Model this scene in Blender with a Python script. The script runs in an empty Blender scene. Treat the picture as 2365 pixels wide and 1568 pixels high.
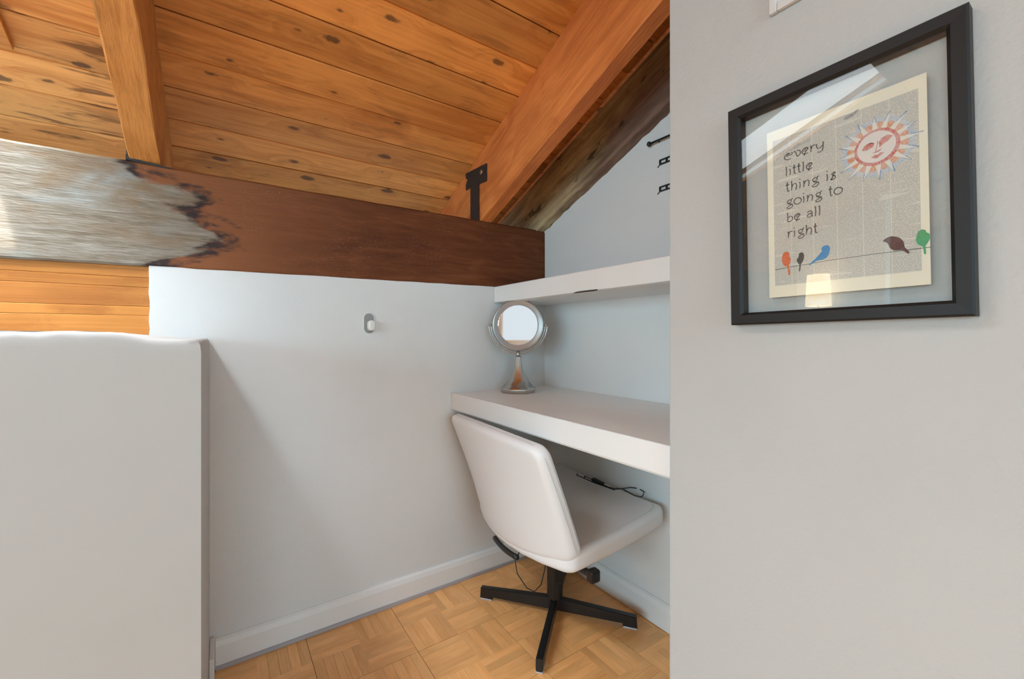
import bpy, bmesh, math, random
from mathutils import Vector, Matrix
random.seed(7)
S = bpy.context.scene
COL = S.collection
CAMZ = 0.97                     # eye height above the parquet

# ------------------------------------------------------------------ camera
cam_d = bpy.data.cameras.new('camera'); cam = bpy.data.objects.new('camera', cam_d); COL.objects.link(cam)
cam_d.sensor_width = 36.0; cam_d.lens = 983.0 / 2365.0 * 36.0; cam_d.shift_y = -0.003
cam_d.clip_start = 0.02
cam.location = (0, 0, CAMZ); cam.rotation_euler = (math.pi / 2, 0, -math.atan2(0.565, 0.825))
S.camera = cam

# ------------------------------------------------------------------ world, sun, lights, exposure
S.view_settings.view_transform = 'Standard'; S.view_settings.look = 'None'
S.view_settings.gamma = 1.0; S.view_settings.use_curve_mapping = False
S.view_settings.exposure = 0.31
S.cycles.diffuse_bounces = 8
w = bpy.data.worlds.new('sky'); S.world = w; w.use_nodes = True
bg = w.node_tree.nodes['Background']; bg.inputs[0].default_value = (0.84, 0.90, 0.96, 1); bg.inputs[1].default_value = 0.8

def light(name, kind, loc, energy, color=(1, 1, 1), size=None, direction=None):
    d = bpy.data.lights.new(name, kind); o = bpy.data.objects.new(name, d); COL.objects.link(o)
    d.energy = energy; d.color = color; o.location = loc
    if size: d.shape = 'RECTANGLE'; d.size, d.size_y = size
    if direction: o.rotation_euler = Vector(direction).to_track_quat('-Z', 'Y').to_euler()
    return o
M_ROOF = 0.39                   # roof pitch
ANG = math.atan(M_ROOF)
def roof(y): return CAMZ + 1.349 - M_ROOF * y      # underside of the ceiling planks
SKX0, SKX1, SKY0, SKY1 = -0.95, -0.505, 0.60, 1.53  # skylight over the stairwell
DAY = (0.92, 1.0, 1.05)         # cool daylight, balanced against the orange bounce of the timber
FILL_TINT = (0.615, 1.0, 1.20)
SKB = -0.59                     # the stair skylight is bright between SKB and SKX1, an added dim panel fills the rest
def sky_panel(name, x0, x1, y0, y1, energy, col):
    ym = (y0 + y1) / 2
    light(name, 'AREA', ((x0 + x1) / 2, ym, roof(ym) + 0.05), energy, col, (x1 - x0, (y1 - y0) / math.cos(ANG)), (0, -math.sin(ANG), -math.cos(ANG)))
sky_panel('skylight_daylight', SKB + .005, SKX1 - .005, SKY0, SKY1, 36, DAY)
sky_panel('skylight_dim_fill', SKX0 + .005, SKB - .005, SKY0, SKY1, 5, DAY)  # added dim glow that gives the pale veil in the picture glass
light('rear_fill', 'AREA', (-0.65, -4.95, 2.0), 74, FILL_TINT, (2.5, 2.9), (0, 1, 0))  # added fill light from behind the camera, set in an unseen window
light('side_fill', 'AREA', (-3.95, -0.9, 1.28), 80, FILL_TINT, (3.3, 1.3), (1, 0, 0))  # added fill light for the alcove, from an unseen window on the left
sun = light('sun', 'SUN', (0, 0, 6), 8.0, (1, 0.95, 0.88), None, (0.167, 1, -1.235)); sun.data.angle = math.radians(0.6)

# ------------------------------------------------------------------ node helpers
class NT:
    def __init__(s, name):
        s.m = bpy.data.materials.new(name); s.m.use_nodes = True; s.t = s.m.node_tree
        s.b = s.t.nodes['Principled BSDF']; s.out = s.t.nodes['Material Output']
    def n(s, typ, **k):
        nd = s.t.nodes.new(typ)
        for a, v in k.items(): setattr(nd, a, v)
        return nd
    def l(s, a, b): s.t.links.new(a, b)
    def setin(s, nd, i, v):
        if isinstance(v, bpy.types.NodeSocket): s.l(v, nd.inputs[i])
        elif v is not None: nd.inputs[i].default_value = v
    def math(s, op, a, b=None, c=None, clamp=False):
        nd = s.n('ShaderNodeMath', operation=op, use_clamp=clamp)
        s.setin(nd, 0, a); s.setin(nd, 1, b); s.setin(nd, 2, c); return nd.outputs[0]
    def mapr(s, v, a, b, c=0.0, d=1.0, smooth=True):
        nd = s.n('ShaderNodeMapRange', interpolation_type='SMOOTHSTEP' if smooth else 'LINEAR')
        s.setin(nd, 0, v); s.setin(nd, 1, a); s.setin(nd, 2, b); s.setin(nd, 3, c); s.setin(nd, 4, d); return nd.outputs[0]
    def mix(s, f, a, b, blend='MIX'):
        nd = s.n('ShaderNodeMix', data_type='RGBA', blend_type=blend)
        s.setin(nd, 0, f)
        for i, v in ((6, a), (7, b)):
            if isinstance(v, (tuple, list)): v = (*v[:3], 1)
            s.setin(nd, i, v)
        return nd.outputs[2]
    def ramp(s, f, stops):
        nd = s.n('ShaderNodeValToRGB'); e = nd.color_ramp.elements
        while len(e) < len(stops): e.new(0.5)
        for el, (p, c) in zip(e, stops): el.position = p; el.color = (*c, 1)
        s.l(f, nd.inputs[0]); return nd.outputs[0]
    def noise(s, vec, scale, detail=3, rough=0.55, dist=0.0, dim='3D'):
        nd = s.n('ShaderNodeTexNoise', noise_dimensions=dim)
        s.l(vec, nd.inputs['Vector']); nd.inputs['Scale'].default_value = scale; nd.inputs['Detail'].default_value = detail
        nd.inputs['Roughness'].default_value = rough; nd.inputs['Distortion'].default_value = dist
        return nd.outputs[0]
    def mapping(s, vec, scale=(1, 1, 1), loc=(0, 0, 0), rot=(0, 0, 0)):
        nd = s.n('ShaderNodeMapping'); s.l(vec, nd.inputs[0])
        nd.inputs[1].default_value = loc; nd.inputs[2].default_value = rot; nd.inputs[3].default_value = scale
        return nd.outputs[0]
    def obj(s): return s.n('ShaderNodeTexCoord').outputs['Object']
    def bump(s, h, strength, dist=0.01):
        nd = s.n('ShaderNodeBump'); nd.inputs['Strength'].default_value = strength; nd.inputs['Distance'].default_value = dist
        s.l(h, nd.inputs['Height']); s.l(nd.outputs[0], s.b.inputs['Normal'])
    def fin(s, col, rough, spec=0.5, metal=0.0):
        s.setin(s.b, 'Base Color', (*col, 1) if isinstance(col, tuple) else col)
        s.setin(s.b, 'Roughness', rough); s.b.inputs['Specular IOR Level'].default_value = spec; s.b.inputs['Metallic'].default_value = metal
        return s.m

def plain(name, col, rough=0.5, spec=0.5, metal=0.0, var=0.06, sc=30, bump=0.0):
    t = NT(name); o = t.obj(); nz = t.noise(o, sc, 3)
    c = t.mix(t.math('MULTIPLY', nz, var * 2), col, tuple(x * 0.55 for x in col))
    if bump: t.bump(t.noise(o, sc * 6, 2), bump, 0.002)
    return t.fin(c, rough, spec, metal)

def paint(name, col, bump=0.25, rough=0.55, smudge=0.05):
    t = NT(name); o = t.obj()
    f = t.noise(o, 3.0, 4); c = t.mix(t.mapr(f, 0.45, 0.75, 0, smudge * 4), col, tuple(x * 0.82 for x in col))
    h = t.math('ADD', t.noise(o, 150, 3), t.math('MULTIPLY', t.noise(o, 18, 2), 1.2))
    t.bump(h, bump, 0.0018)
    return t.fin(c, rough, 0.35)

def wood(name, light_c, dark_c, knots=0.75, gscale=(1.6, 22, 22), var=0.35, rough=0.55, kcol=(0.045, 0.02, 0.01),
         stain=0.0, bump=0.2, kscale=(3.6, 8.0), spec=0.3):
    """local x runs along the grain"""
    t = NT(name); o = t.obj(); inf = t.n('ShaderNodeObjectInfo')
    rnd = inf.outputs['Random']
    off = t.n('ShaderNodeCombineXYZ'); t.l(t.math('MULTIPLY', rnd, 91.0), off.inputs[0]); t.l(t.math('MULTIPLY', rnd, 47.0), off.inputs[1]); t.l(t.math('MULTIPLY', rnd, 13.0), off.inputs[2])
    add = t.n('ShaderNodeVectorMath', operation='ADD'); t.l(o, add.inputs[0]); t.l(off.outputs[0], add.inputs[1]); v = add.outputs[0]
    vor = t.n('ShaderNodeTexVoronoi', voronoi_dimensions='2D', feature='F1'); t.l(t.mapping(v, (kscale[0], kscale[1], 1)), vor.inputs['Vector']); vor.inputs['Scale'].default_value = 1.0
    wob = t.math('ADD', vor.outputs['Distance'], t.math('MULTIPLY', t.math('SUBTRACT', t.noise(v, 55, 3), 0.5), 0.10))
    size = t.math('MULTIPLY', t.math('POWER', vor.outputs['Color'], 1.4), 0.112)
    knot = t.math('MULTIPLY', t.math('SUBTRACT', 1.0, t.mapr(t.math('SUBTRACT', wob, size), -0.02, 0.03)), knots, clamp=True)
    halo = t.math('SUBTRACT', 1.0, t.mapr(wob, 0.05, 0.38))
    g = t.n('ShaderNodeVectorMath', operation='ADD'); t.l(t.mapping(v, gscale), g.inputs[0])
    hv = t.n('ShaderNodeCombineXYZ'); t.l(t.math('MULTIPLY', halo, 1.4), hv.inputs[1]); t.l(hv.outputs[0], g.inputs[1])
    n1 = t.noise(g.outputs[0], 1.0, 6, 0.6, 0.7); n2 = t.noise(t.mapping(v, (gscale[0] * 2, gscale[1] * 5, gscale[2] * 5)), 1.0, 3)
    big = t.noise(v, 2.2, 3, 0.5)
    fac = t.math('ADD', t.math('MULTIPLY', n1, 0.75), t.math('MULTIPLY', n2, 0.35))
    fac = t.mapr(t.math('ADD', fac, t.math('MULTIPLY', t.math('SUBTRACT', big, 0.5), 0.5)), 0.34, 0.74)
    c = t.mix(fac, dark_c, light_c)
    c = t.mix(t.math('MULTIPLY', t.math('MULTIPLY', halo, n1), 0.35), c, tuple(x * 0.5 for x in dark_c))
    if stain:
        st = t.noise(t.mapping(v, (5, 26, 26)), 1.0, 4, 0.6, 1.0); st2 = t.noise(v, 6.0, 2)
        c = t.mix(t.math('MULTIPLY', t.mapr(t.math('ADD', st, t.math('MULTIPLY', st2, 0.5)), 0.78, 0.92), stain), c, (0.10, 0.04, 0.015))
    c = t.mix(knot, c, kcol)
    val = t.n('ShaderNodeHueSaturation'); t.l(c, val.inputs['Color']); t.l(t.math('ADD', 1.0 - var / 2, t.math('MULTIPLY', rnd, var)), val.inputs['Value'])
    t.bump(t.math('ADD', n2, t.math('MULTIPLY', n1, 0.6)), bump, 0.003)
    return t.fin(val.outputs[0], rough, spec)

# ------------------------------------------------------------------ materials
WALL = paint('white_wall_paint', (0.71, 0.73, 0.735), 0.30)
PICWALL = paint('rough_dimmed_wall_paint', (0.45, 0.458, 0.455), 0.42)  # wall paint darkened to offset the strong fill on the partition
STAIRP = paint('smooth_dimmed_stair_wall_paint', (0.455, 0.462, 0.462), 0.06)  # same wall paint, darkened to offset the strong fill on the stair wall
WHITE = paint('white_gloss_paint', (0.78, 0.79, 0.79), 0.10, 0.35)
DESKTOP = paint('grey_white_desk_paint', (0.82, 0.83, 0.83), 0.08, 0.35)
PLANK = wood('cedar_plank', (0.84, 0.37, 0.095), (0.56, 0.205, 0.042), 0.8, stain=0.25, kcol=(0.09, 0.04, 0.02), var=0.5)
PLANK_W = wood('weathered_cedar_plank', (0.80, 0.42, 0.14), (0.52, 0.205, 0.05), 0.8, stain=0.75, kcol=(0.08, 0.04, 0.025))
CLAD = wood('orange_cladding', (0.60, 0.25, 0.055), (0.41, 0.145, 0.028), 0.6, (1.2, 30, 30), 0.2, kscale=(4, 12))
RAFT = wood('red_fir_rafter', (0.76, 0.27, 0.075), (0.50, 0.15, 0.038), 0.12, (3.0, 20, 20), 0.1, bump=0.5, kscale=(2.2, 6))
RAFT_L = wood('rough_sawn_rafter', (0.62, 0.285, 0.08), (0.42, 0.17, 0.04), 0.25, (9, 26, 26), 0.1, bump=0.7, kscale=(3, 9))
PARQ = wood('oak_parquet', (0.90, 0.51, 0.205), (0.78, 0.395, 0.14), 0.0, (7, 40, 40), 0.20, rough=0.32, bump=0.05, spec=0.5)
BLACKM = plain('black_satin_metal', (0.012, 0.013, 0.015), 0.32, 0.5, 0.0)
STRAPM = plain('dark_iron', (0.035, 0.033, 0.035), 0.55, 0.4, 0.3, bump=0.2)
FRAMEM = plain('black_frame_paint', (0.010, 0.010, 0.011), 0.45, 0.3)
BRUSH = plain('brushed_nickel', (0.50, 0.485, 0.46), 0.27, 0.5, 1.0, sc=80)
RINGM = plain('satin_ring', (0.50, 0.51, 0.52), 0.42, 0.5, 0.75)
MIRR = plain('mirror_glass', (0.92, 0.93, 0.94), 0.015, 0.5, 1.0, var=0.0)
LEATHER = plain('white_faux_leather', (0.80, 0.80, 0.81), 0.42, 0.4, sc=12, var=0.02, bump=0.06)
STITCH = plain('grey_stitching', (0.62, 0.62, 0.63), 0.6)
CORDM = plain('black_cord', (0.01, 0.01, 0.01), 0.45)
KNOBM = plain('ivory_plastic', (0.78, 0.78, 0.74), 0.3)
GREYP = plain('grey_recess_plastic', (0.30, 0.30, 0.30), 0.5)
PANELM = plain('pale_grey_panel', (0.60, 0.60, 0.60), 0.5)
GLIDE = plain('clear_glide', (0.55, 0.55, 0.58), 0.25)
BOLT = plain('zinc_bolt', (0.45, 0.36, 0.24), 0.4, 0.5, 0.8)
CRACK = plain('dark_gap', (0.06, 0.055, 0.05), 0.9, 0.1)
BRASS = plain('brass', (0.6, 0.42, 0.18), 0.3, 0.5, 1.0)

def mk_glass(name='thin_glass', ior=1.5):
    t = NT(name); t.t.nodes.remove(t.b)
    tr = t.n('ShaderNodeBsdfTransparent'); tr.inputs[0].default_value = (0.97, 0.985, 0.985, 1)
    gl = t.n('ShaderNodeBsdfGlossy'); gl.inputs['Roughness'].default_value = 0.0
    fr = t.n('ShaderNodeFresnel'); geo = t.n('ShaderNodeNewGeometry')
    t.l(t.math('MULTIPLY_ADD', geo.outputs['Backfacing'], 1 / ior - ior, ior), fr.inputs[0])   # both faces of the pane reflect alike
    mx = t.n('ShaderNodeMixShader'); t.l(t.math('MULTIPLY', fr.outputs[0], 1.0), mx.inputs[0]); t.l(tr.outputs[0], mx.inputs[1]); t.l(gl.outputs[0], mx.inputs[2])
    t.l(mx.outputs[0], t.out.inputs[0]); return t.m
GLASS = mk_glass(); PICGLASS = mk_glass('low_reflection_picture_glass', 1.45)

def mk_beam():
    """brown-stained timber whose left end has weathered to silver grey; local x along the grain, origin at world x = 0"""
    t = NT('stained_beam_timber'); o = t.obj(); sep = t.n('ShaderNodeSeparateXYZ'); t.l(o, sep.inputs[0])
    x, z = sep.outputs[0], sep.outputs[2]
    n_big = t.noise(t.mapping(o, (4.0, 4, 13)), 1.0, 5, 0.6, 1.2); n_med = t.noise(t.mapping(o, (16, 10, 40)), 1.0, 4, 0.6, 0.5)
    grain = t.noise(t.mapping(o, (5, 40, 60), rot=(0, 0.25, 0)), 1.0, 6, 0.65, 0.8); fine = t.noise(t.mapping(o, (30, 60, 240), rot=(0, 0.22, 0)), 1.0, 3)
    # tongue-shaped boundary of the stain
    tong = t.math('MULTIPLY', t.math('ABSOLUTE', t.math('ADD', z, -0.095)), -1.1)
    n_lob = t.noise(t.mapping(o, (3.0, 3, 9.0), loc=(4.2, 0, 1.3)), 1.0, 3, 0.55, 0.9)
    e = t.math('SUBTRACT', x, tong)
    e = t.math('ADD', e, t.math('MULTIPLY', t.math('SUBTRACT', n_lob, 0.5), 0.55)); e = t.math('ADD', e, t.math('MULTIPLY', t.math('SUBTRACT', n_med, 0.5), 0.16))
    grey = t.ramp(t.math('ADD', t.math('MULTIPLY', grain, 0.7), t.math('MULTIPLY', fine, 0.32)), [(0.28, (0.10, 0.070, 0.045)), (0.46, (0.20, 0.165, 0.125)), (0.62, (0.29, 0.265, 0.225)), (0.82, (0.42, 0.39, 0.34))])
    blue = t.mapr(t.noise(t.mapping(o, (3, 3, 9)), 1.0, 3), 0.5, 0.68, 0, 0.55)
    grey = t.mix(blue, grey, (0.29, 0.335, 0.35)); tan = t.mapr(t.noise(t.mapping(o, (5, 3, 9), loc=(3, 1, 5)), 1.0, 5, 0.6, 0.8), 0.47, 0.66, 0, 0.8)
    grey = t.mix(tan, grey, (0.20, 0.135, 0.08))
    brown = t.ramp(t.math('ADD', t.math('MULTIPLY', grain, 0.55), t.math('MULTIPLY', n_big, 0.5)), [(0.3, (0.075, 0.022, 0.009)), (0.55, (0.14, 0.043, 0.015)), (0.75, (0.21, 0.072, 0.026))])
    edge = t.mapr(x, -0.1, 0.45, 0.75, 0.0); brown = t.mix(edge, brown, (0.28, 0.105, 0.04))
    dark = (0.035, 0.022, 0.022)
    fb = t.mapr(e, -0.025, 0.03); dn = t.mapr(t.noise(t.mapping(o, (9, 6, 22), loc=(1, 0, 7)), 1.0, 3, 0.6, 0.6), 0.36, 0.56); c = t.mix(fb, grey, t.mix(dn, brown, dark))
    fd = t.mapr(e, 0.05, 0.10); c = t.mix(fd, c, brown)
    vor = t.n('ShaderNodeTexVoronoi', voronoi_dimensions='3D'); t.l(t.mapping(o, (38, 38, 38)), vor.inputs['Vector'])
    sp = t.math('MULTIPLY', t.mapr(vor.outputs['Distance'], 0.07, 0.10, 1, 0), t.mapr(t.noise(o, 5, 2), 0.50, 0.58)); c = t.mix(t.math('MULTIPLY', sp, fd), c, (0.7, 0.66, 0.62))
    t.bump(t.math('ADD', t.math('MULTIPLY', grain, t.math('SUBTRACT', 1.25, fb)), fine), 0.55, 0.004)
    return t.fin(c, t.mapr(fb, 0, 1, 0.75, 0.5, False), 0.18)
BEAM = mk_beam()

def mk_rake():
    t = NT('olive_brown_old_timber'); o = t.obj(); sep = t.n('ShaderNodeSeparateXYZ'); t.l(o, sep.inputs[0])
    g = t.noise(t.mapping(o, (4, 26, 30)), 1.0, 6, 0.65, 0.8); b = t.noise(t.mapping(o, (5, 9, 9)), 1.0, 4, 0.6, 0.6)
    ol = t.ramp(g, [(0.3, (0.17, 0.12, 0.06)), (0.5, (0.40, 0.31, 0.17)), (0.72, (0.62, 0.50, 0.30))])
    br = t.ramp(g, [(0.3, (0.10, 0.055, 0.035)), (0.7, (0.25, 0.15, 0.11))])
    # paler at the foot end (x near 0), brown further up and along the lower arris
    f = t.math('ADD', sep.outputs[0], t.math('MULTIPLY', t.math('SUBTRACT', b, 0.5), 0.9)); f = t.math('SUBTRACT', f, t.math('MULTIPLY', sep.outputs[2], 3.2))
    c = t.mix(t.mapr(f, 0.72, 1.35), ol, br)
    c = t.mix(t.mapr(t.noise(t.mapping(o, (9, 20, 20), loc=(2, 0, 0)), 1.0, 3), 0.62, 0.7, 0, 0.8), c, (0.03, 0.02, 0.012))
    t.bump(g, 0.7, 0.004); return t.fin(c, 0.7, 0.3)
RAKE = mk_rake()

def mk_page():
    """a yellowed dictionary page in metres: local x across, y up, columns of small print"""
    t = NT('printed_dictionary_page'); o = t.obj(); sep = t.n('ShaderNodeSeparateXYZ'); t.l(o, sep.inputs[0]); x, y = sep.outputs[0], sep.outputs[1]
    paper = t.mix(t.noise(o, 14, 3), (0.70, 0.645, 0.53), (0.77, 0.73, 0.63))
    ins = t.math('MULTIPLY', t.math('MULTIPLY', t.math('GREATER_THAN', x, 0.0085), t.math('LESS_THAN', x, 0.178)), t.math('MULTIPLY', t.math('GREATER_THAN', y, 0.018), t.math('LESS_THAN', y, 0.246)))
    col = t.math('FRACT', t.math('DIVIDE', t.math('SUBTRACT', x, 0.0035), 0.0293))
    colm = t.math('MULTIPLY', t.math('GREATER_THAN', col, 0.012), t.math('LESS_THAN', col, 0.984))
    line = t.math('FRACT', t.math('DIVIDE', y, 0.0019)); lm = t.mapr(t.math('ABSOLUTE', t.math('SUBTRACT', line, 0.5)), 0.25, 0.42, 1, 0)
    words = t.mapr(t.noise(t.mapping(o, (620, 1052, 1)), 1.0, 1), 0.36, 0.50)
    gap = t.mapr(t.noise(t.mapping(o, (16, 120, 1)), 1.0, 2), 0.60, 0.66, 1, 0.15)
    m = t.math('MULTIPLY', t.math('MULTIPLY', ins, colm), t.math('MULTIPLY', lm, t.math('MULTIPLY', words, gap)))
    body = t.mix(t.math('MULTIPLY', t.math('MULTIPLY', ins, t.math('ADD', 0.76, t.math('MULTIPLY', colm, 0.14))), 0.85), paper, (0.57, 0.555, 0.52))
    return t.fin(t.mix(t.math('MULTIPLY', m, 0.5), body, (0.16, 0.16, 0.17)), 0.8, 0.2)
PAGE = mk_page()
def pencil(name, col, alpha=0.75, under=(0.62, 0.60, 0.57)):
    t = NT(name); o = t.obj(); n1 = t.noise(t.mapping(o, (900, 300, 1), rot=(0, 0, 0.7)), 1.0, 2); n2 = t.noise(o, 60, 2)
    f = t.mapr(t.math('ADD', t.math('MULTIPLY', n1, 0.6), t.math('MULTIPLY', n2, 0.4)), 0.30, 0.62, 1.0, 1.0 - alpha)
    return t.fin(t.mix(f, under, col), 0.85, 0.1)

# ------------------------------------------------------------------ object helpers
def link(name, me, mat=None, parent=None, loc=None, rot=None, smooth=False):
    o = bpy.data.objects.new(name, me); COL.objects.link(o)
    if mat is not None and not me.materials: me.materials.append(mat)
    if parent: o.parent = parent
    if loc is not None: o.location = loc
    if rot is not None: o.rotation_euler = rot
    if smooth:
        for p in me.polygons: p.use_smooth = True
    return o
def mesh(name, v, f):
    me = bpy.data.meshes.new(name); me.from_pydata([tuple(p) for p in v], [], f); me.update()
    bm = bmesh.new(); bm.from_mesh(me); bmesh.ops.recalc_face_normals(bm, faces=bm.faces); bm.to_mesh(me); bm.free(); return me
def tag(o, label, cat, group=None):
    o['label'] = label; o['category'] = cat
    if group: o['group'] = group
    return o
def struct(o): o['kind'] = 'structure'; return o
def empty(name, loc=(0, 0, 0), rotz=0.0):
    o = bpy.data.objects.new(name, None); COL.objects.link(o); o.location = loc; o.rotation_euler = (0, 0, rotz); o.empty_display_size = 0.05; return o
def box(x0, x1, y0, y1, z0, z1, bev=0.0, seg=2):
    bm = bmesh.new(); bmesh.ops.create_cube(bm, size=1.0)
    for v in bm.verts: v.co = Vector((x0 + (v.co.x + .5) * (x1 - x0), y0 + (v.co.y + .5) * (y1 - y0), z0 + (v.co.z + .5) * (z1 - z0)))
    if bev: bmesh.ops.bevel(bm, geom=bm.edges[:], offset=bev, segments=seg, affect='EDGES', profile=0.5)
    me = bpy.data.meshes.new('box'); bm.to_mesh(me); bm.free(); return me
def prism(poly, axis, a, b):
    """poly of 2D points extruded along axis from a to b"""
    def P(p, t): return {'x': (t, p[0], p[1]), 'y': (p[0], t, p[1]), 'z': (p[0], p[1], t)}[axis]
    n = len(poly); v = [P(p, a) for p in poly] + [P(p, b) for p in poly]
    f = [list(range(n)), list(range(n, 2 * n))] + [[i, (i + 1) % n, n + (i + 1) % n, n + i] for i in range(n)]
    return mesh('prism', v, f)
def tube(pts, r, seg=8, closed=False):
    pts = [Vector(p) for p in pts]; n = len(pts); v = []; f = []
    up = Vector((0, 0, 1)); prev = None
    for i, p in enumerate(pts):
        d = (pts[(i + 1) % n] - pts[i - 1]) if closed else (pts[min(i + 1, n - 1)] - pts[max(i - 1, 0)])
        d.normalize(); s = d.cross(prev if prev else up)
        if s.length < 1e-4: s = d.cross(Vector((1, 0, 0)))
        s.normalize(); u = s.cross(d); prev = u
        rr = r[i] if isinstance(r, (list, tuple)) else r
        for k in range(seg):
            a = 2 * math.pi * k / seg; v.append(p + (s * math.cos(a) + u * math.sin(a)) * rr)
    for i in range(n if closed else n - 1):
        j = (i + 1) % n
        for k in range(seg): f.append([i * seg + k, i * seg + (k + 1) % seg, j * seg + (k + 1) % seg, j * seg + k])
    if not closed: f += [list(range(seg)), list(range((n - 1) * seg, n * seg))]
    return mesh('tube', v, f)
def lathe(prof, seg=48, axis='z', ring=False):
    v = []; f = []
    for r, h in prof:
        for k in range(seg):
            a = 2 * math.pi * (k + 0.5) / seg; x, y = r * math.cos(a), r * math.sin(a)
            v.append((x, y, h) if axis == 'z' else (x, h, y))
    n = len(prof)
    for i in range(n - 1):
        for k in range(seg): f.append([i * seg + k, i * seg + (k + 1) % seg, (i + 1) * seg + (k + 1) % seg, (i + 1) * seg + k])
    if ring: f += [[(n - 1) * seg + k, (n - 1) * seg + (k + 1) % seg, (k + 1) % seg, k] for k in range(seg)]
    else: f += [list(range(seg)), list(range((n - 1) * seg, n * seg))]
    return mesh('lathe', v, f)
def join(*mes):
    bm = bmesh.new()
    for m in mes: bm.from_mesh(m)
    me = bpy.data.meshes.new('joined'); bm.to_mesh(me); bm.free(); return me
def rounded(hA, hB, R, n=6, m=7):
    R = max(min(R, hA - 1e-4, hB - 1e-4), 1e-4); pts = []
    cs = [(hA - R, hB - R, 0), (-(hA - R), hB - R, 90), (-(hA - R), -(hB - R), 180), (hA - R, -(hB - R), 270)]
    for i, (cx, cy, a0) in enumerate(cs):
        arc = [(cx + R * math.cos(math.radians(a0 + 90 * k / n)), cy + R * math.sin(math.radians(a0 + 90 * k / n))) for k in range(n + 1)]
        pts += arc
        nx = cs[(i + 1) % 4]; q = (nx[0] + R * math.cos(math.radians(nx[2])), nx[1] + R * math.sin(math.radians(nx[2])))
        for k in range(1, m): t = k / m; pts.append((arc[-1][0] * (1 - t) + q[0] * t, arc[-1][1] * (1 - t) + q[1] * t))
    return pts
def cushion(A, B, T, R, r, deform, crown=(0.0, 0.0), steps=4, m=7):
    rings = []
    for s in (0.03, 0.2, 0.4, 0.6, 0.8, 0.93): rings.append((r, 0.0 - crown[0] * (1 - s * s), s))
    for k in range(steps + 1): a = -math.pi / 2 + math.pi / 2 * k / steps; rings.append((r * (1 - math.cos(a)), r + r * math.sin(a), 1.0))
    for k in range(steps + 1): a = math.pi / 2 * k / steps; rings.append((r * (1 - math.cos(a)), T - r + r * math.sin(a), 1.0))
    for s in (0.93, 0.8, 0.6, 0.4, 0.2, 0.03): rings.append((r, T + crown[1] * (1 - s * s), s))
    v = []; f = []; N = None
    for ins, c, s in rings:
        o = rounded(A - ins, B - ins, max(R - ins, 0.004), m=m); N = len(o)
        for a, b in o: v.append(deform(a * s, b * s, c))
    for i in range(len(rings) - 1):
        for k in range(N): f.append([i * N + k, i * N + (k + 1) % N, (i + 1) * N + (k + 1) % N, (i + 1) * N + k])
    f += [list(range(N)), list(range((len(rings) - 1) * N, len(rings) * N))]
    return mesh('cushion', v, f)

YB = 1.5175; XR = 1.219; XP = 0.732; YE = 0.52; XL = -4.0; YR = -5.0

# ------------------------------------------------------------------ setting: floor
BL = 0.138; NF = 5; FX0, FY0 = 0.502, 1.2435
floor = struct(link('floor', box(XL - .1, XR + .1, YR - .1, YB + .1, -0.06, -0.0012), plain('parquet_joint', (0.22, 0.11, 0.045), 0.8)))
FT = 0.006
fing = prism([(-BL / NF / 2 + .0002, -FT), (BL / NF / 2 - .0002, -FT), (BL / NF / 2 - .0002, -.0004), (BL / NF / 2 - .0006, 0), (-BL / NF / 2 + .0006, 0), (-BL / NF / 2 + .0002, -.0004)], 'x', -BL / 2 + .0003, BL / 2 - .0003)
fing.materials.append(PARQ)
restv = []; restf = []
i0, i1 = math.floor((XL - FX0) / BL), math.ceil((XR - FX0) / BL); j0, j1 = math.floor((YR - FY0) / BL), math.ceil((YB - FY0) / BL)
for i in range(i0, i1):
    for j in range(j0, j1):
        cx, cy = FX0 + (i + .5) * BL + (.0005 if i % 2 == 0 else -.0005), FY0 + (j + .5) * BL + (.0005 if j % 2 == 0 else -.0005); along = (i + j) % 2 == 1     # strips along x
        near = -4 <= i <= 5 and -4 <= j <= 1
        for k in range(NF):
            d = (k - (NF - 1) / 2) * BL / NF
            if near:
                o = link('parquet_strip', fing, None, floor, (cx, cy + d, 0) if along else (cx + d, cy, 0), (0, 0, 0) if along else (0, 0, math.pi / 2))
                o.location.z = random.uniform(-.0002, .0001)
            else:
                hx, hy = (BL / 2 - .0004, BL / NF / 2 - .0003); px, py = (cx, cy + d) if along else (cx + d, cy)
                if not along: hx, hy = hy, hx
                b = len(restv); restv += [(px - hx, py - hy, 0), (px + hx, py - hy, 0), (px + hx, py + hy, 0), (px - hx, py + hy, 0)]; restf.append([b, b + 1, b + 2, b + 3])
o = link('parquet_field', mesh('parquet_field', restv, restf), PARQ, floor); o['kind'] = 'stuff'

# ------------------------------------------------------------------ setting: walls
def wallpoly(name, poly, axis, a, b, mat): return struct(link(name, prism(poly, axis, a, b), mat))
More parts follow.
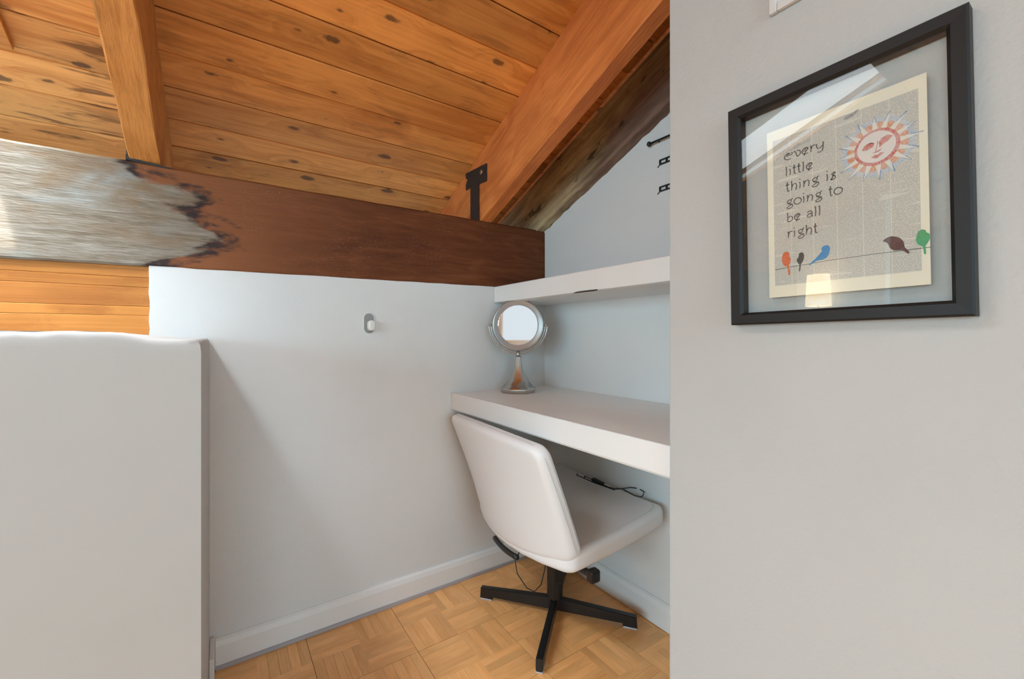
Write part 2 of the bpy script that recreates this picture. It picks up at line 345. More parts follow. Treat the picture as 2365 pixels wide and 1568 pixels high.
# back wall: white plaster right of the ragged cladding edge, cladding left of it between stair wall and beam
edge = [(-0.161 + random.uniform(-.0015, .0015) - 0.0, CAMZ - 0.12 + k * 0.318 / 16) for k in range(17)]
wall_back = wallpoly('wall_back', [(XR + .1, 0), (XR + .1, 1.185), (-0.161, 1.168)] + edge[::-1][1:] + [(XL - .1, CAMZ - .12), (XL - .1, 0)], 'y', YB, YB + .12, WALL)
CB = YB + 0.012
zs = [CAMZ - .125, CAMZ - .01, CAMZ + .057, CAMZ + .082, CAMZ + .134, CAMZ + .160, CAMZ + .205]
for a, b in zip(zs[:-1], zs[1:]):
    hh = (b - a) / 2
    me = prism([(-hh + .0003, .03), (-hh + .0003, .0012), (-hh + .0012, 0), (hh - .0016, -.0009), (hh - .0003, .0006), (hh - .0003, .03)], 'x', -1.1, 1.1)
    # prism gives (x, p0, p1): turn so that p0 is up and p1 is depth
    for v in me.vertices: v.co = Vector((v.co.x, v.co.z, v.co.y))
    me.flip_normals(); link('cladding_board', me, CLAD, wall_back, (-0.161 - 1.1 - 0.001, CB, (a + b) / 2))
wall_right = wallpoly('wall_right', [(YE, 0), (2.1, 0), (2.1, roof(2.1) - .01), (YE, roof(YE) - .01)], 'x', XR, XR + .1, WALL)
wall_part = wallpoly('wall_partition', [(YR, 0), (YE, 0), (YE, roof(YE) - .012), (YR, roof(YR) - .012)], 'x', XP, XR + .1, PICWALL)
bm = bmesh.new(); bm.from_mesh(wall_part.data); bmesh.ops.bevel(bm, geom=[e for e in bm.edges if all(abs(v.co.x - XP) < 1e-4 and abs(v.co.y - YE) < 1e-4 for v in e.verts)], offset=.004, segments=3, affect='EDGES'); bm.to_mesh(wall_part.data); bm.free()
LY0, LY1, LZ0, LZ1 = -2.60, 0.80, 0.60, 1.96     # added wide window in the unseen left wall, fill for the alcove
for nm, poly in (('wall_left', [(LY1, 0), (2.1, 0), (2.1, roof(2.1) - .01), (LY1, roof(LY1) - .01)]), ('wall_left_rear', [(YR, 0), (LY0, 0), (LY0, roof(LY0) - .01), (YR, roof(YR) - .01)]),
                 ('wall_left_sill', [(LY0, 0), (LY1, 0), (LY1, LZ0), (LY0, LZ0)]), ('wall_left_head', [(LY0, LZ1), (LY1, LZ1), (LY1, roof(LY1) - .01), (LY0, roof(LY0) - .01)])):
    wallpoly(nm, poly, 'x', XL - .1, XL, WALL)
win3 = struct(empty('fill_window_side', (XL - .05, (LY0 + LY1) / 2, LZ0))); hl, hh = (LY1 - LY0) / 2, LZ1 - LZ0
for a, b, c, d in ((-hl, -hl + .05, 0, hh), (hl - .05, hl, 0, hh), (-hl + .05, hl - .05, 0, .05), (-hl + .05, hl - .05, hh - .05, hh), (-.03, .03, .05, hh - .05)):
    link('window_frame', box(-.03, .03, a, b, c, d, .004), WHITE, win3)
for a, b in ((-hl + .05, -.03), (.03, hl - .05)): link('pane', box(-.003, .003, a, b, .05, hh - .05), GLASS, win3)
# unseen rear wall with openings for the added fill windows
WX0, WX1, WZ0, WZ1 = -1.95, 0.65, 0.50, 3.5
for nm, (a, b, c, d) in {'wall_rear': (-2.92, WX0, 0, roof(YR) - .02), 'wall_rear_corner': (XL, -3.97, 0, roof(YR) - .02), 'wall_rear_blind_sill': (-3.97, -2.92, 0, .85), 'wall_rear_blind_head': (-3.97, -2.92, 2.3, roof(YR) - .02), 'wall_rear_b': (WX1, XP, 0, roof(YR) - .02), 'wall_rear_sill': (WX0, WX1, 0, WZ0), 'wall_rear_head': (WX0, WX1, WZ1, roof(YR) - .02)}.items():
    struct(link(nm.replace('_b', '_side'), box(a, b, YR - .1, YR, c, d), WALL))
win = struct(empty('fill_window_rear', ((WX0 + WX1) / 2, YR - .05, WZ0)))
hw, hh = (WX1 - WX0) / 2, WZ1 - WZ0
for a, b, c, d in ((-hw, -hw + .05, 0, hh), (hw - .05, hw, 0, hh), (-hw + .05, hw - .05, 0, .05), (-hw + .05, hw - .05, hh - .05, hh)):
    link('window_frame', box(a, b, -.03, .03, c, d, .004), WHITE, win)
link('pane', box(-hw + .05, hw - .05, -.003, .003, .05, hh - .05), GLASS, win)
link('window_sill', box(-hw, hw, .03, .14, -.03, 0.0, .004), WHITE, win)
win5 = struct(empty('mirror_fill_window', (-3.445, YR - .05, .85)))  # added unseen window that gives the vanity mirror something bright to reflect
for a, b, c, d in ((-.525, -.485, 0, 1.45), (.485, .525, 0, 1.45), (-.485, .485, 0, .04), (-.485, .485, 1.41, 1.45)):
    link('window_frame', box(a, b, -.03, .03, c, d, .004), WHITE, win5)
link('pane', box(-.485, .485, -.003, .003, .04, 1.41), GLASS, win5)
struct(link('ceiling_sun_blocker', box(XL, XR, YR - 3.6, YR - .12, 3.62, 3.70), WALL))   # added unseen slab keeping the sun out of the rear windows
# behind the beam: gable closure above the eaves
struct(link('wall_eaves', box(XL, XR, 2.06, 2.1, 1.30, roof(2.1) - .01), PLANK))
# stair half wall: plaster L with a lumpy rounded top
def halfwall(name, x0, x1, y0, y1, lumps, rnd):
    nx = max(2, int((x1 - x0) / .02)); ny = max(2, int((y1 - y0) / .02)); r = 0.008
    v = []; f = []
    def top(x, y):
        h = CAMZ - 0.0045
        if lumps: s = min(1, max(0, (-0.085 - x) / 0.05)); s = s * s * (3 - 2 * s); h += s * (0.0115 + 0.0016 * math.sin(x * 95) * math.sin(x * 31 + 1) + 0.001 * math.sin(x * 160))
        return h
    prof = [(0, 0, None), (0, 0, -.022), (0.0012, 0.0012, -.010), (0.004, 0.004, -.003), (.010, .010, 0)]
    ringlist = []
    for dx, dy, dz in prof:
        pts = []
        X0, X1, Y0, Y1 = x0 + dx, x1 - dx, y0 + dy, y1 - dy
        for i in range(nx): pts.append((X0 + (X1 - X0) * i / nx, Y0))
        for i in range(ny): pts.append((X1, Y0 + (Y1 - Y0) * i / ny))
        for i in range(nx): pts.append((X1 - (X1 - X0) * i / nx, Y1))
        for i in range(ny): pts.append((X0, Y1 - (Y1 - Y0) * i / ny))
        ringlist.append([(x, y, 0 if dz is None else top(x, y) + dz) for x, y in pts])
    N = len(ringlist[0])
    for rg in ringlist: v += rg
    for i in range(len(ringlist) - 1):
        for k in range(N): f.append([i * N + k, i * N + (k + 1) % N, (i + 1) * N + (k + 1) % N, (i + 1) * N + k])
    f.append(list(range((len(ringlist) - 1) * N, len(ringlist) * N)))
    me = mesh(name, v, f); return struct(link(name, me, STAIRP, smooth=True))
PX = -0.026
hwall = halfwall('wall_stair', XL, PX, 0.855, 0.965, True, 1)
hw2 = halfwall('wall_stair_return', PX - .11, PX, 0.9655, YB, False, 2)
for o_ in (hwall, hw2):
    o_.modifiers.new('es', 'EDGE_SPLIT').split_angle = math.radians(60)
# baseboards
def baseboard(name, L):
    me = prism([(0, 0), (.014, 0), (.014, .066), (.010, .080), (.004, .086), (0, .086)], 'x', 0, L); return me
b = struct(link('baseboard_back', baseboard('b', XR - PX - .013), WHITE, None, (XR, YB, 0.0015), (0, 0, math.pi)))
b2 = struct(link('baseboard_right', baseboard('b', YB - .014 - YE - .002), WHITE, None, (XR, YE + .001, 0.0015), (0, 0, math.pi / 2)))
struct(link('baseboard_stair', box(PX + .0005, PX + .012, 1.40, YB - .015, 0, .10, .002), WHITE))
struct(link('trim_1', prism([(0, 0), (.004, 0), (.004, .012), (0, .012)], 'x', 0, XR - PX - .03), plain('grey_caulk', (.42, .40, .42), .8), None, (XR - .015, YB - .0141, 0.0008), (0, 0, math.pi)))

# ------------------------------------------------------------------ ceiling: deck, planks, rafters
def plankmesh(L, W, T=.02, ch=.004): return prism([(-W / 2 + .0013, T), (-W / 2 + .0013, ch), (-W / 2 + ch * .6 + .0013, 0), (W / 2 - ch * .6 - .0013, 0), (W / 2 - .0013, ch), (W / 2 - .0013, T)], 'x', -L / 2, L / 2)
def deckpiece(x0, x1, y0, y1, z0, z1):
    v = [(x, y, roof(y) + z) for z in (z0, z1) for x, y in ((x0, y0), (x1, y0), (x1, y1), (x0, y1))]
    return mesh('deck', v, [[0, 1, 2, 3], [4, 5, 6, 7], [0, 1, 5, 4], [1, 2, 6, 5], [2, 3, 7, 6], [3, 0, 4, 7]])
PITCH = 0.1138; DZ = .023
ytop = 1.025 - 4 * PITCH
xs_ = sorted({XL - .1, XR + .1, SKX0, SKX1}); ys_ = sorted({-5.1, 2.1, SKY0, SKY1}); pcs = []
for xa, xb in zip(xs_[:-1], xs_[1:]):
    for ya, yb in zip(ys_[:-1], ys_[1:]):
        xm, ym = (xa + xb) / 2, (ya + yb) / 2
        if any(h[0] < xm < h[1] and h[2] < ym < h[3] for h in ((SKX0, SKX1, SKY0, SKY1),)): continue
        pcs.append(deckpiece(xa, xb, ya, yb, DZ, .09))
ceiling = struct(link('ceiling', join(*pcs), PLANK))
RL0, RL1, RR0, RR1 = -0.2025, -0.1363, 0.884, 0.938
BAYS = [(XL, RL0 + .02, 0.013), (RL0 + .02, RR0 + .02, 0.0), (RR0 + .02, XR - .004, 0.006)]
rows = [1.025 + k * PITCH for k in range(-5, 9)]
for bi, (x0, x1, off) in enumerate(BAYS):
    for k, y in enumerate(rows):
        y0, y1 = y + off, y + off + PITCH
        yc = (y0 + y1) / 2; W = PITCH / math.cos(ANG); spans = [(x0, x1)]
        if bi == 0 and y0 < SKY1 and y1 > SKY0: spans = [(SKX1 + .002, x1), (x0, SKX0 - .002)]
        for a, c in spans:
            L = c - a - .002
            o = link('ceiling_plank', plankmesh(L, W), PLANK_W if bi == 0 else PLANK, ceiling, ((a + c) / 2, yc, roof(yc) + random.uniform(-.0022, .0022)), (-ANG, 0, 0))
# rafters: local x runs up the slope from the eave
def rafter(name, x0, x1, mat, label, yl=2.04, yh=YE + .012, wob=.0016):
    depth = .279 * math.cos(ANG); Ls = (yl - yh) / math.cos(ANG); n = 40; hw_ = (x1 - x0) / 2; v = []; f = []
    for i in range(n + 1):
        s = Ls * i / n; q = lambda: random.uniform(-wob, wob)
        v += [(s, -hw_ + q(), -.001), (s, hw_ + q(), -.001), (s, hw_ + q(), -depth + .003), (s, hw_ - .003 + q(), -depth + q()), (s, -hw_ + .003 + q(), -depth + q()), (s, -hw_ + q(), -depth + .003)]
    for i in range(n):
        for k in range(6): f.append([i * 6 + k, i * 6 + (k + 1) % 6, (i + 1) * 6 + (k + 1) % 6, (i + 1) * 6 + k])
    f += [list(range(6)), list(range(n * 6, n * 6 + 6))]
    o = link(name, mesh(name, v, f), mat)
    # x axis -> up slope (0,-cos,sin); y -> +x ; z -> normal
    ex = Vector((0, -math.cos(ANG), math.sin(ANG))); ey = Vector((1, 0, 0)); ez = ex.cross(ey)
    if ez.z < 0: ey = -ey; ez = ex.cross(ey)
    o.matrix_world = Matrix(((ex.x, ey.x, ez.x, (x0 + x1) / 2), (ex.y, ey.y, ez.y, yl), (ex.z, ey.z, ez.z, roof(yl)), (0, 0, 0, 1)))
    return tag(o, label, 'rafter')
r1 = rafter('rafter', RL0, RL1, RAFT_L, 'rough-sawn sloping rafter above the weathered grey beam end', yh=-.9, wob=.0024)
r2 = rafter('rafter', RR0, RR1, RAFT, 'smooth reddish sloping rafter with T-shaped iron strap', wob=.0012)
# exposed wall-plate beam under the rafters
def beam():
    n = 90; v = []; f = []
    for i in range(n + 1):
        x = XL + (XR - .001 - XL) * i / n; q = lambda a: random.uniform(-a, a)
        zb = CAMZ + .1935 + .0146 * x + q(.0008); zt = CAMZ + .4725 + .0055 * x + q(.0010)
        y0 = YB - .003
        v += [(x, y0 + .004 + q(.0008), zb), (x, y0 + q(.0008), zb + .005), (x, y0 + q(.0008), zt - .007), (x, y0 + .007 + q(.001), zt), (x, YB + .15, zt), (x, YB + .15, zb)]
    for i in range(n):
        for k in range(6): f.append([i * 6 + k, i * 6 + (k + 1) % 6, (i + 1) * 6 + (k + 1) % 6, (i + 1) * 6 + k])
    f += [list(range(6)), list(range(n * 6, n * 6 + 6))]
    me = mesh('beam', v, f)
    for vv in me.vertices: vv.co.z -= CAMZ + .2; vv.co.y -= YB
    return link('ceiling_beam', me, BEAM, None, (0, YB, CAMZ + .2))
tag(beam(), 'long horizontal dark brown beam bleached grey at its left end', 'beam')
# rake timber against the gable wall
def rake():
    yl, yh = 1.98, YE + .002; n = 60; Ls = (yl - yh) / math.cos(ANG); v = []; f = []
    for i in range(n + 1):
        s = Ls * i / n; q = lambda a: random.uniform(-a, a); zl = -.110 + q(.003); zt = .088
        v += [(s, -.026, zt), (s, .025, zt), (s, .025, zl + q(.003)), (s, -.018, zl), (s, -.026, zl + .010)]
    for i in range(n):
        for k in range(5): f.append([i * 5 + k, i * 5 + (k + 1) % 5, (i + 1) * 5 + (k + 1) % 5, (i + 1) * 5 + k])
    f += [list(range(5)), list(range(n * 5, n * 5 + 5))]
    o = link('rake_beam', mesh('rake', v, f), RAKE)
    ex = Vector((0, -math.cos(ANG), math.sin(ANG))); ey = Vector((1, 0, 0)); ez = ex.cross(ey)
    if ez.z < 0: ez = -ez; 
    zc = CAMZ + .482 + .116 - M_ROOF * (1.98 - 1.512)
    o.matrix_world = Matrix(((ex.x, ey.x, ez.x, XR - .0255), (ex.y, ey.y, ez.y, yl), (ex.z, ey.z, ez.z, zc), (0, 0, 0, 1)))
    return o
rk = rake()
tag(rk, 'old olive-brown sloping timber along the top of the right wall', 'beam')
# skylight over the stairwell: trim boards, glass
sk = struct(empty('window_2', ((SKX0 + SKX1) / 2, (SKY0 + SKY1) / 2, roof((SKY0 + SKY1) / 2))))
sk.rotation_euler = (-ANG, 0, 0)
hx, hy = (SKX1 - SKX0) / 2, (SKY1 - SKY0) / 2 / math.cos(ANG)
for a, b, c, d in ((hx - .004, hx + .078, -hy - .06, hy + .062), (-hx - .07, -hx + .004, -hy - .06, hy + .062), (-hx + .004, hx - .004, hy - .004, hy + .06), (-hx + .004, hx - .004, -hy - .06, -hy + .004)):
    link('skylight_trim', box(a, b, c, d, -.017, -.0015, .0015), RAFT_L, sk)
for a, b, c, d in ((hx, hx + .01, -hy, hy), (-hx - .01, -hx, -hy, hy), (-hx, hx, hy, hy + .01), (-hx, hx, -hy - .01, -hy)):
    link('skylight_lining', box(a, b, c, d, 0.001, .16), WHITE, sk)
link('pane', box(-hx, hx, -hy, hy, .15, .154), GLASS, sk)
# iron strap on the right rafter
st = empty('iron_strap', (RR0 - .003, 1.558, CAMZ + .478))
tag(st, 'black T-shaped iron strap nailed to the reddish rafter', 'strap')
plate = prism([(-.092, .216), (.079, .228), (.079, .205), (.062, .198), (.079, .180), (.079, .156), (.033, .160), (-.033, .151), (-.092, .146)], 'x', -.003, .0015)
link('plate', plate, STRAPM, st)
link('strip', prism([(-.033, -.002), (.033, -.002), (.033, .158), (-.033, .150)], 'x', -.0055, -.003), STRAPM, st)
for yy, zz in ((-.055, .192),):
    link('nail_head', lathe([(.0, 0), (.010, 0), (.009, .003), (.004, .004)], 16), BOLT, st, (-.003, yy, zz), (0, -math.pi / 2, 0), True)
# iron hanger cradling the left rafter
hg = empty('rafter_hanger', (RL0, YB + .06, CAMZ + .47))
tag(hg, 'dark iron hanger cradling foot of rough-sawn rafter', 'hanger')
link('side_flange', prism([(-.055, .0), (.06, .0), (.06, .115), (.03, .135), (-.03, .150)], 'x', -.006, -.003), STRAPM, hg)
link('saddle', prism([(-.006, .002), (.030, -.0015), (.085, -.0045), (.085, -.0005), (.03, .004), (.0, .016), (-.006, .016)], 'y', -.062, .05), STRAPM, hg)

# ------------------------------------------------------------------ desk, shelf
DT = CAMZ - .2225
desk = empty('built_in_desk', (0.748, YE, DT)); tag(desk, 'white built-in desk spanning the alcove beneath the shelf', 'desk')
D = XR - .748; LY = YB - YE
me = box(.018, D, .0005, LY - .0005, -.055, 0, .0015); link('desktop', me, DESKTOP, desk)
link('fascia', box(0, .018, .0005, LY - .0005, -.0635, .0012, .003, 3), WHITE, desk)
link('support_batten', box(.012, .045, .002, LY - .002, -.070, -.0636, .001), WHITE, desk)
SHX = .945; SB = CAMZ + .1415; STP = CAMZ + .2075
shelf = empty('wall_shelf', (SHX, YE, SB)); tag(shelf, 'thick white shelf fixed across the alcove above the desk', 'shelf')
D2 = XR - SHX
link('shelf_board', box(.016, D2, .0005, LY - .0005, .004, STP - SB - .002, .001), WHITE, shelf)
link('fascia', box(0, .0155, .0005, LY - .004, 0.0, STP - SB, .0035, 3), WHITE, shelf)
link('soffit', box(.018, D2 - .0005, .001, LY - .001, -.001, .0038, .0008), WALL, shelf)
ch = link('chip', prism([(.40, 0.0), (.418, .0035), (.452, .0042), (.50, .002), (.512, .0012), (.47, -.0022), (.43, -.0016)], 'z', -.0012, .0022), CRACK, shelf)
for v in ch.data.vertices: x, y, z = v.co; v.co = Vector((.0005 + y * 2.0, x, z))

# ------------------------------------------------------------------ vanity mirror
mr = empty('vanity_mirror', (0.985, 1.395, DT + .0012), -math.radians(35)); tag(mr, 'round swivel vanity mirror on flared nickel stand', 'mirror')
prof = [(.0, 0), (.069, 0), (.0705, .004), (.0725, .013), (.071, .017), (.062, .024), (.050, .037), (.040, .051), (.030, .069), (.0235, .085), (.0185, .104), (.0155, .122), (.0135, .140), (.010, .143), (.0, .143)]
base = lathe([(p[0] * 1.03, p[1]) for p in prof], 8)
bm = bmesh.new(); bm.from_mesh(base); bmesh.ops.bevel(bm, geom=[e for e in bm.edges if abs(e.verts[0].co.z - e.verts[1].co.z) > 1e-4], offset=.0028, segments=2, affect='EDGES'); bm.to_mesh(base); bm.free()
ob = link('base', base, BRUSH, mr); ob.rotation_euler = (0, 0, 0)
for p in base.polygons: p.use_smooth = True
ob.modifiers.new('es', 'EDGE_SPLIT').split_angle = math.radians(35)
link('neck', lathe([(0, .141), (.0085, .141), (.0085, .150), (.0068, .160), (.003, .163), (0, .163)], 24), BRUSH, mr, smooth=True)
RC = .267
head = link('mirror_head', lathe([(.0, .012), (.092, .012), (.0985, .010), (.1015, .005), (.1015, -.003), (.0995, -.008), (.096, -.0095), (.0945, -.0085), (.082, -.0065), (.0815, -.0060), (.0, -.006)], 96, 'y'), RINGM, mr, (0, 0, RC), smooth=True)
head.modifiers.new('es', 'EDGE_SPLIT').split_angle = math.radians(40)
ring = link('rim', lathe([(.0965, -.009), (.0990, -.0102), (.1020, -.008), (.1030, -.003), (.1030, .005), (.0995, .0115), (.096, .011), (.0965, .0)], 96, 'y', True), BRUSH, head, smooth=True)
gl = link('mirror_glass', lathe([(.0, -.0079), (.0785, -.0079), (.0805, -.0071), (.0805, -.0062), (.0, -.0062)], 96, 'y'), MIRR, head)
for rr in (.1165, .1085):
    pts = [(rr * math.cos(a), 0.0, RC + rr * math.sin(a)) for a in [math.pi + math.pi * k / 48 for k in range(49)]]
    link('yoke', tube(pts, .0024, 10), BRUSH, mr, smooth=True)
for s in (-1, 1):
    link('pivot', tube([(s * .100, 0, RC), (s * .119, 0, RC), (s * .121, 0, RC)], [.0035, .0042, .003], 14), BRUSH, mr, smooth=True)
mr.rotation_euler[2] = -math.radians(35)
head.rotation_euler = (0, 0, 0)

# ------------------------------------------------------------------ chair
CHX, CHY = 0.97, 1.15; CA = -math.radians(3.4)
ch = empty('swivel_chair', (CHX, CHY, 0), CA); tag(ch, 'white faux-leather swivel chair with black four-star base', 'chair')
A_B = .287; ZB0, ZB1 = .335, .672; HB = (ZB1 - ZB0) / 2
def back_def(a, b, c):
    s = (b + HB) / (2 * HB)                      # 0 bottom .. 1 top
    q = a / A_B
    fb = -.218 + .068 * q * q; ft = -.287 + .012 * q * q
    e = max(s, 0.0) ** 1.1
    fx = fb * (1 - e) + ft * e
    z = ZB0 + (ZB1 - ZB0) * s - .030 * (1 - q * q) * (1 - s) ** 2 + .006 * (1 - q * q) * s
    nx, nz = .94, .25
    return (fx + c * nx, a * (1 + .03 * s) + .012 * s, z + c * nz * .6)
bk = link('backrest', cushion(A_B, HB, .052, .034, .020, back_def, (.003, .004)), LEATHER, ch, smooth=True)
sm = []
for cc in (.0195, .034):
    o_ = rounded(A_B + .0004, HB + .0004, .041); pts = [back_def(a, b, cc) for a, b in o_]
    link('seam', tube(pts, .0011, 6, True), STITCH, bk, smooth=True)
SF0, SF1 = -.215, .241; SC = (SF0 + SF1) / 2; SH = (SF1 - SF0) / 2
def seat_def(a, b, c):
    f_ = SC + a; s = (f_ - SF0) / (SF1 - SF0); q = b / .280
    z = .296 + .062 * s + .012 * math.sin(math.pi * s) * -1 + .010 * q * q * (1 - .5 * s)
    fw = f_ + (-.0 if s > .5 else .060 * q * q * (1 - 2 * s))
    if c > .03: z -= .012 * math.exp(-((s - .40) / .22) ** 2) * (1 - q * q)
    return (fw, b, z + c)
se = link('seat', cushion(SH, .284, .060, .034, .018, seat_def, (.0, .006)), LEATHER, ch, smooth=True)
o_ = rounded(SH - .017, .280 - .017, .04); link('seam', tube([seat_def(a, b, .0605) for a, b in o_], .001, 6, True), STITCH, se, smooth=True)
# under-frame
link('seat_plate', box(-.11, .12, -.10, .10, .262, .292, .006), BLACKM, ch)
link('underframe', tube([(-.075, -.287, .300), (-.075, -.270, .285), (-.075, -.10, .275), (-.075, .10, .275), (-.075, .270, .285), (-.075, .287, .300)], .010, 8), BLACKM, ch, smooth=True)
link('lever_knob', box(-.092, -.058, -.297, -.270, .270, .305, .006), BLACKM, ch)
link('rear_rail', tube([(-.150 - .052 * (1 - (q / .17) ** 2 * .45), q, .293 - .02 * (1 - (q / .17) ** 2)) for q in [-.07 + .15 * k / 10 for k in range(11)]], .0085, 8), BLACKM, ch, smooth=True)
col_ = link('column', join(box(-.0215, .0215, -.0215, .0215, .015, .275, .007, 3), box(-.030, .030, -.030, .030, .235, .270, .006, 2)), BLACKM, ch)
link('gas_lift_sleeve', lathe([(.0, .06), (.0255, .06), (.0255, .11), (.0225, .115), (.0, .115)], 24), BLACKM, ch, smooth=False)
feet = [(-.17, .218), (.17, -.218), (-.2135, -.184), (.212, .184)]
for fx, fy in feet:
    v2 = Vector((fx, fy)); v2.rotate(Matrix.Rotation(-CA, 2)); Lf = v2.length; ang = math.atan2(v2.y, v2.x)
    arm = prism([(.015, .014), (Lf - .045, .014), (Lf - .045, .006), (Lf + .002, .006), (Lf, .042), (.03, .056), (.015, .058)], 'y', -.0105, .0105)
    bm = bmesh.new(); bm.from_mesh(arm); bmesh.ops.bevel(bm, geom=[e for e in bm.edges if abs(e.verts[0].co.y - e.verts[1].co.y) < 1e-5], offset=.002, segments=2, affect='EDGES'); bm.to_mesh(arm); bm.free()
    ao = link('leg', arm, BLACKM, ch, (0, 0, 0), (0, 0, ang))
    link('glide', box(Lf - .043, Lf + .001, -.0105, .0105, .0004, .0058, .0015), GLIDE, ao)
cord = tube([(-.12, .02, .262), (-.16, .005, .22), (-.155, .0, .18), (-.13, -.02, .135), (-.11, -.035, .125), (-.08, -.03, .135), (-.05, -.01, .17), (-.03, 0, .235)], .0018, 6)
tag(link('hanging_cable', cord, CORDM, None, (CHX, CHY, 0), (0, 0, CA), True), 'thin black cable drooping below the chair seat', 'cable')
# cable lying at the front of the seat
cb = empty('power_cable', (1.16, 1.2, .418)); tag(cb, 'tangled short black cable lying on the chair seat', 'cable')
def W(px, py, z, lift=0.0):
    u = (px - 1182) / 983; v = (py - 777) / 983; t = (CAMZ - z) / v
    return Vector(((u * .825 + .565) * t, (-.565 * u + .825) * t, z + lift)) - Vector((1.16, 1.2, .418))
Zc = .431
link('wire', tube([W(1331, 1097, Zc), W(1345, 1103, Zc), W(1370, 1114, Zc), W(1395, 1123, Zc), W(1417, 1131, Zc), W(1425, 1128, Zc), W(1438, 1129, Zc), W(1452, 1138, Zc), W(1466, 1145, Zc), W(1479, 1148, Zc), W(1484, 1145, Zc), W(1487, 1136, Zc), W(1474, 1128, Zc), W(1456, 1126, Zc), W(1440, 1129, Zc, .002), W(1424, 1131, Zc, .002), W(1404, 1126, Zc, .002), W(1372, 1112, Zc, .002), W(1350, 1101, Zc, .003)], .0018, 6), CORDM, cb, smooth=True)
p, q = W(1369, 1110, Zc, .003), W(1392, 1120, Zc, .003); d = (q - p).normalized(); sd = Vector((-d.y, d.x, 0)) * .007
link('plug_block', mesh('plug', [p - sd + Vector((0, 0, -.003)), q - sd + Vector((0, 0, -.003)), q + sd + Vector((0, 0, -.003)), p + sd + Vector((0, 0, -.003)), p - sd + Vector((0, 0, .007)), q - sd + Vector((0, 0, .005)), q + sd + Vector((0, 0, .005)), p + sd + Vector((0, 0, .007))], [[0, 1, 2, 3], [4, 5, 6, 7], [0, 1, 5, 4], [1, 2, 6, 5], [2, 3, 7, 6], [3, 0, 4, 7]]), CORDM, cb)
for px, py in ((1333, 1097), (1350, 1104), (1417, 1131)):
    p = W(px, py, Zc); link('pin', tube([p + Vector((.004, .006, .004)), p + Vector((-.003, -.005, .0))], .0018, 6), CORDM, cb)

# ------------------------------------------------------------------ small things on the walls
kb = empty('coat_peg', (.4305, YB, CAMZ + .046)); tag(kb, 'small ivory knob in a grey oval plate on the back wall', 'peg')
def stadium(hw_, hh_, n=10):
    p = []
    for k in range(n + 1): a = math.pi * k / n; p.append((hw_ * math.cos(a), hh_ - hw_ + hw_ * math.sin(a)))
    for k in range(n + 1): a = math.pi + math.pi * k / n; p.append((hw_ * math.cos(a), -hh_ + hw_ + hw_ * math.sin(a)))
    return p
link('plate', prism(stadium(.0165, .034), 'y', -.0022, 0), GREYP, kb)
ringo = stadium(.0185, .036); link('plate_rim', tube([(x, -.0012, z) for x, z in ringo], .0018, 6, True), WALL, kb, smooth=True)
kn = cushion(.0125, .0185, .026, .0115, .006, lambda a, b, c: (a, -c, b)); link('knob', kn, KNOBM, kb, (.004, -.002, -.008), None, True)
link('stem', box(-.008, .010, -.010, 0, -.030, -.006, .003), GREYP, kb)
# black fittings on the right wall
rd = empty('curtain_rod', (XR - .014, .932, CAMZ + .655)); tag(rd, 'thin black rod with ball end on the right wall', 'rod')
link('rod', tube([(0, 0, 0), (0, -.40, -.006)], .0035, 10), BLACKM, rd, smooth=True)
link('finial', lathe([(0, -.006), (.004, -.006), (.0085, -.002), (.0085, .003), (.004, .008), (0, .009)], 18, 'y'), BLACKM, rd, smooth=True)
link('bracket', tube([(.014, -.03, 0), (0, -.03, 0)], .003, 8), BLACKM, rd)
for zz, lab in ((.583, 'small black slotted rail on right wall below the thin rod'), (.493, 'small black slotted rail on right wall nearest the shelf')):
    rl = empty('slotted_rail', (XR, .899, CAMZ + zz)); tag(rl, lab, 'rail', 'black rails on the right wall')
    link('bar', box(-.006, -.0002, -.22, 0, -.009, -.0045, .001), BLACKM, rl); link('bar', box(-.006, -.0002, -.22, 0, .0045, .009, .001), BLACKM, rl)
    for k in range(9): link('rung', box(-.006, -.0004, -.005 - k * .0255, -k * .0255, -.0046, .0046), BLACKM, rl)
    link('tail', tube([(-.003, -.002, -.006), (-.003, .008, -.014)], .0015, 6), BLACKM, rl)
pn = empty('wall_panel', (XP, .33, CAMZ + .5135)); tag(pn, 'pale grey framed panel on partition above the sun print', 'panel')
link('back_plate', box(-.004, -.0003, -.30, -.004, .004, .30), PANELM, pn)
for a, b, c, d in ((-.012, 0, 0, .304), (-.304, -.292, 0, .304), (-.292, -.012, 0, .012), (-.292, -.012, .292, .304)):
    link('panel_frame', box(-.009, -.0003, a, b, c, d, .002), PANELM, pn)
for k in range(9): link('slat', prism([(-.006, .024 + k * .029), (-.0042, .046 + k * .029), (-.0032, .046 + k * .029), (-.0042, .024 + k * .029)], 'y', -.290, -.014), PANELM, pn).data.transform(Matrix.Identity(4))
struct(link('wall_stair_end', prism([(.967, 0), (YB - .002, 0), (YB - .002, 1.16), (YB - .006, roof(YB) - .02), (.967, roof(.967) - .02)], 'x', -2.45, -2.35), WALL))
sc = empty('added_sconce', (-2.35, 1.33, 1.15)); tag(sc, 'added cream lamp shade in the stairwell, for the picture glass reflection', 'lamp')  # added unseen lamp, makes the warm patch reflected in the picture glass
link('back_plate', lathe([(0, 0), (.04, 0), (.036, .008), (0, .010)], 24), BRASS, sc, (0, 0, .0), (0, math.pi / 2, 0), True)
link('stem', tube([(.008, 0, 0), (.06, 0, -.01), (.10, 0, .02), (.10, 0, .07)], .006, 10), BRASS, sc, smooth=True)
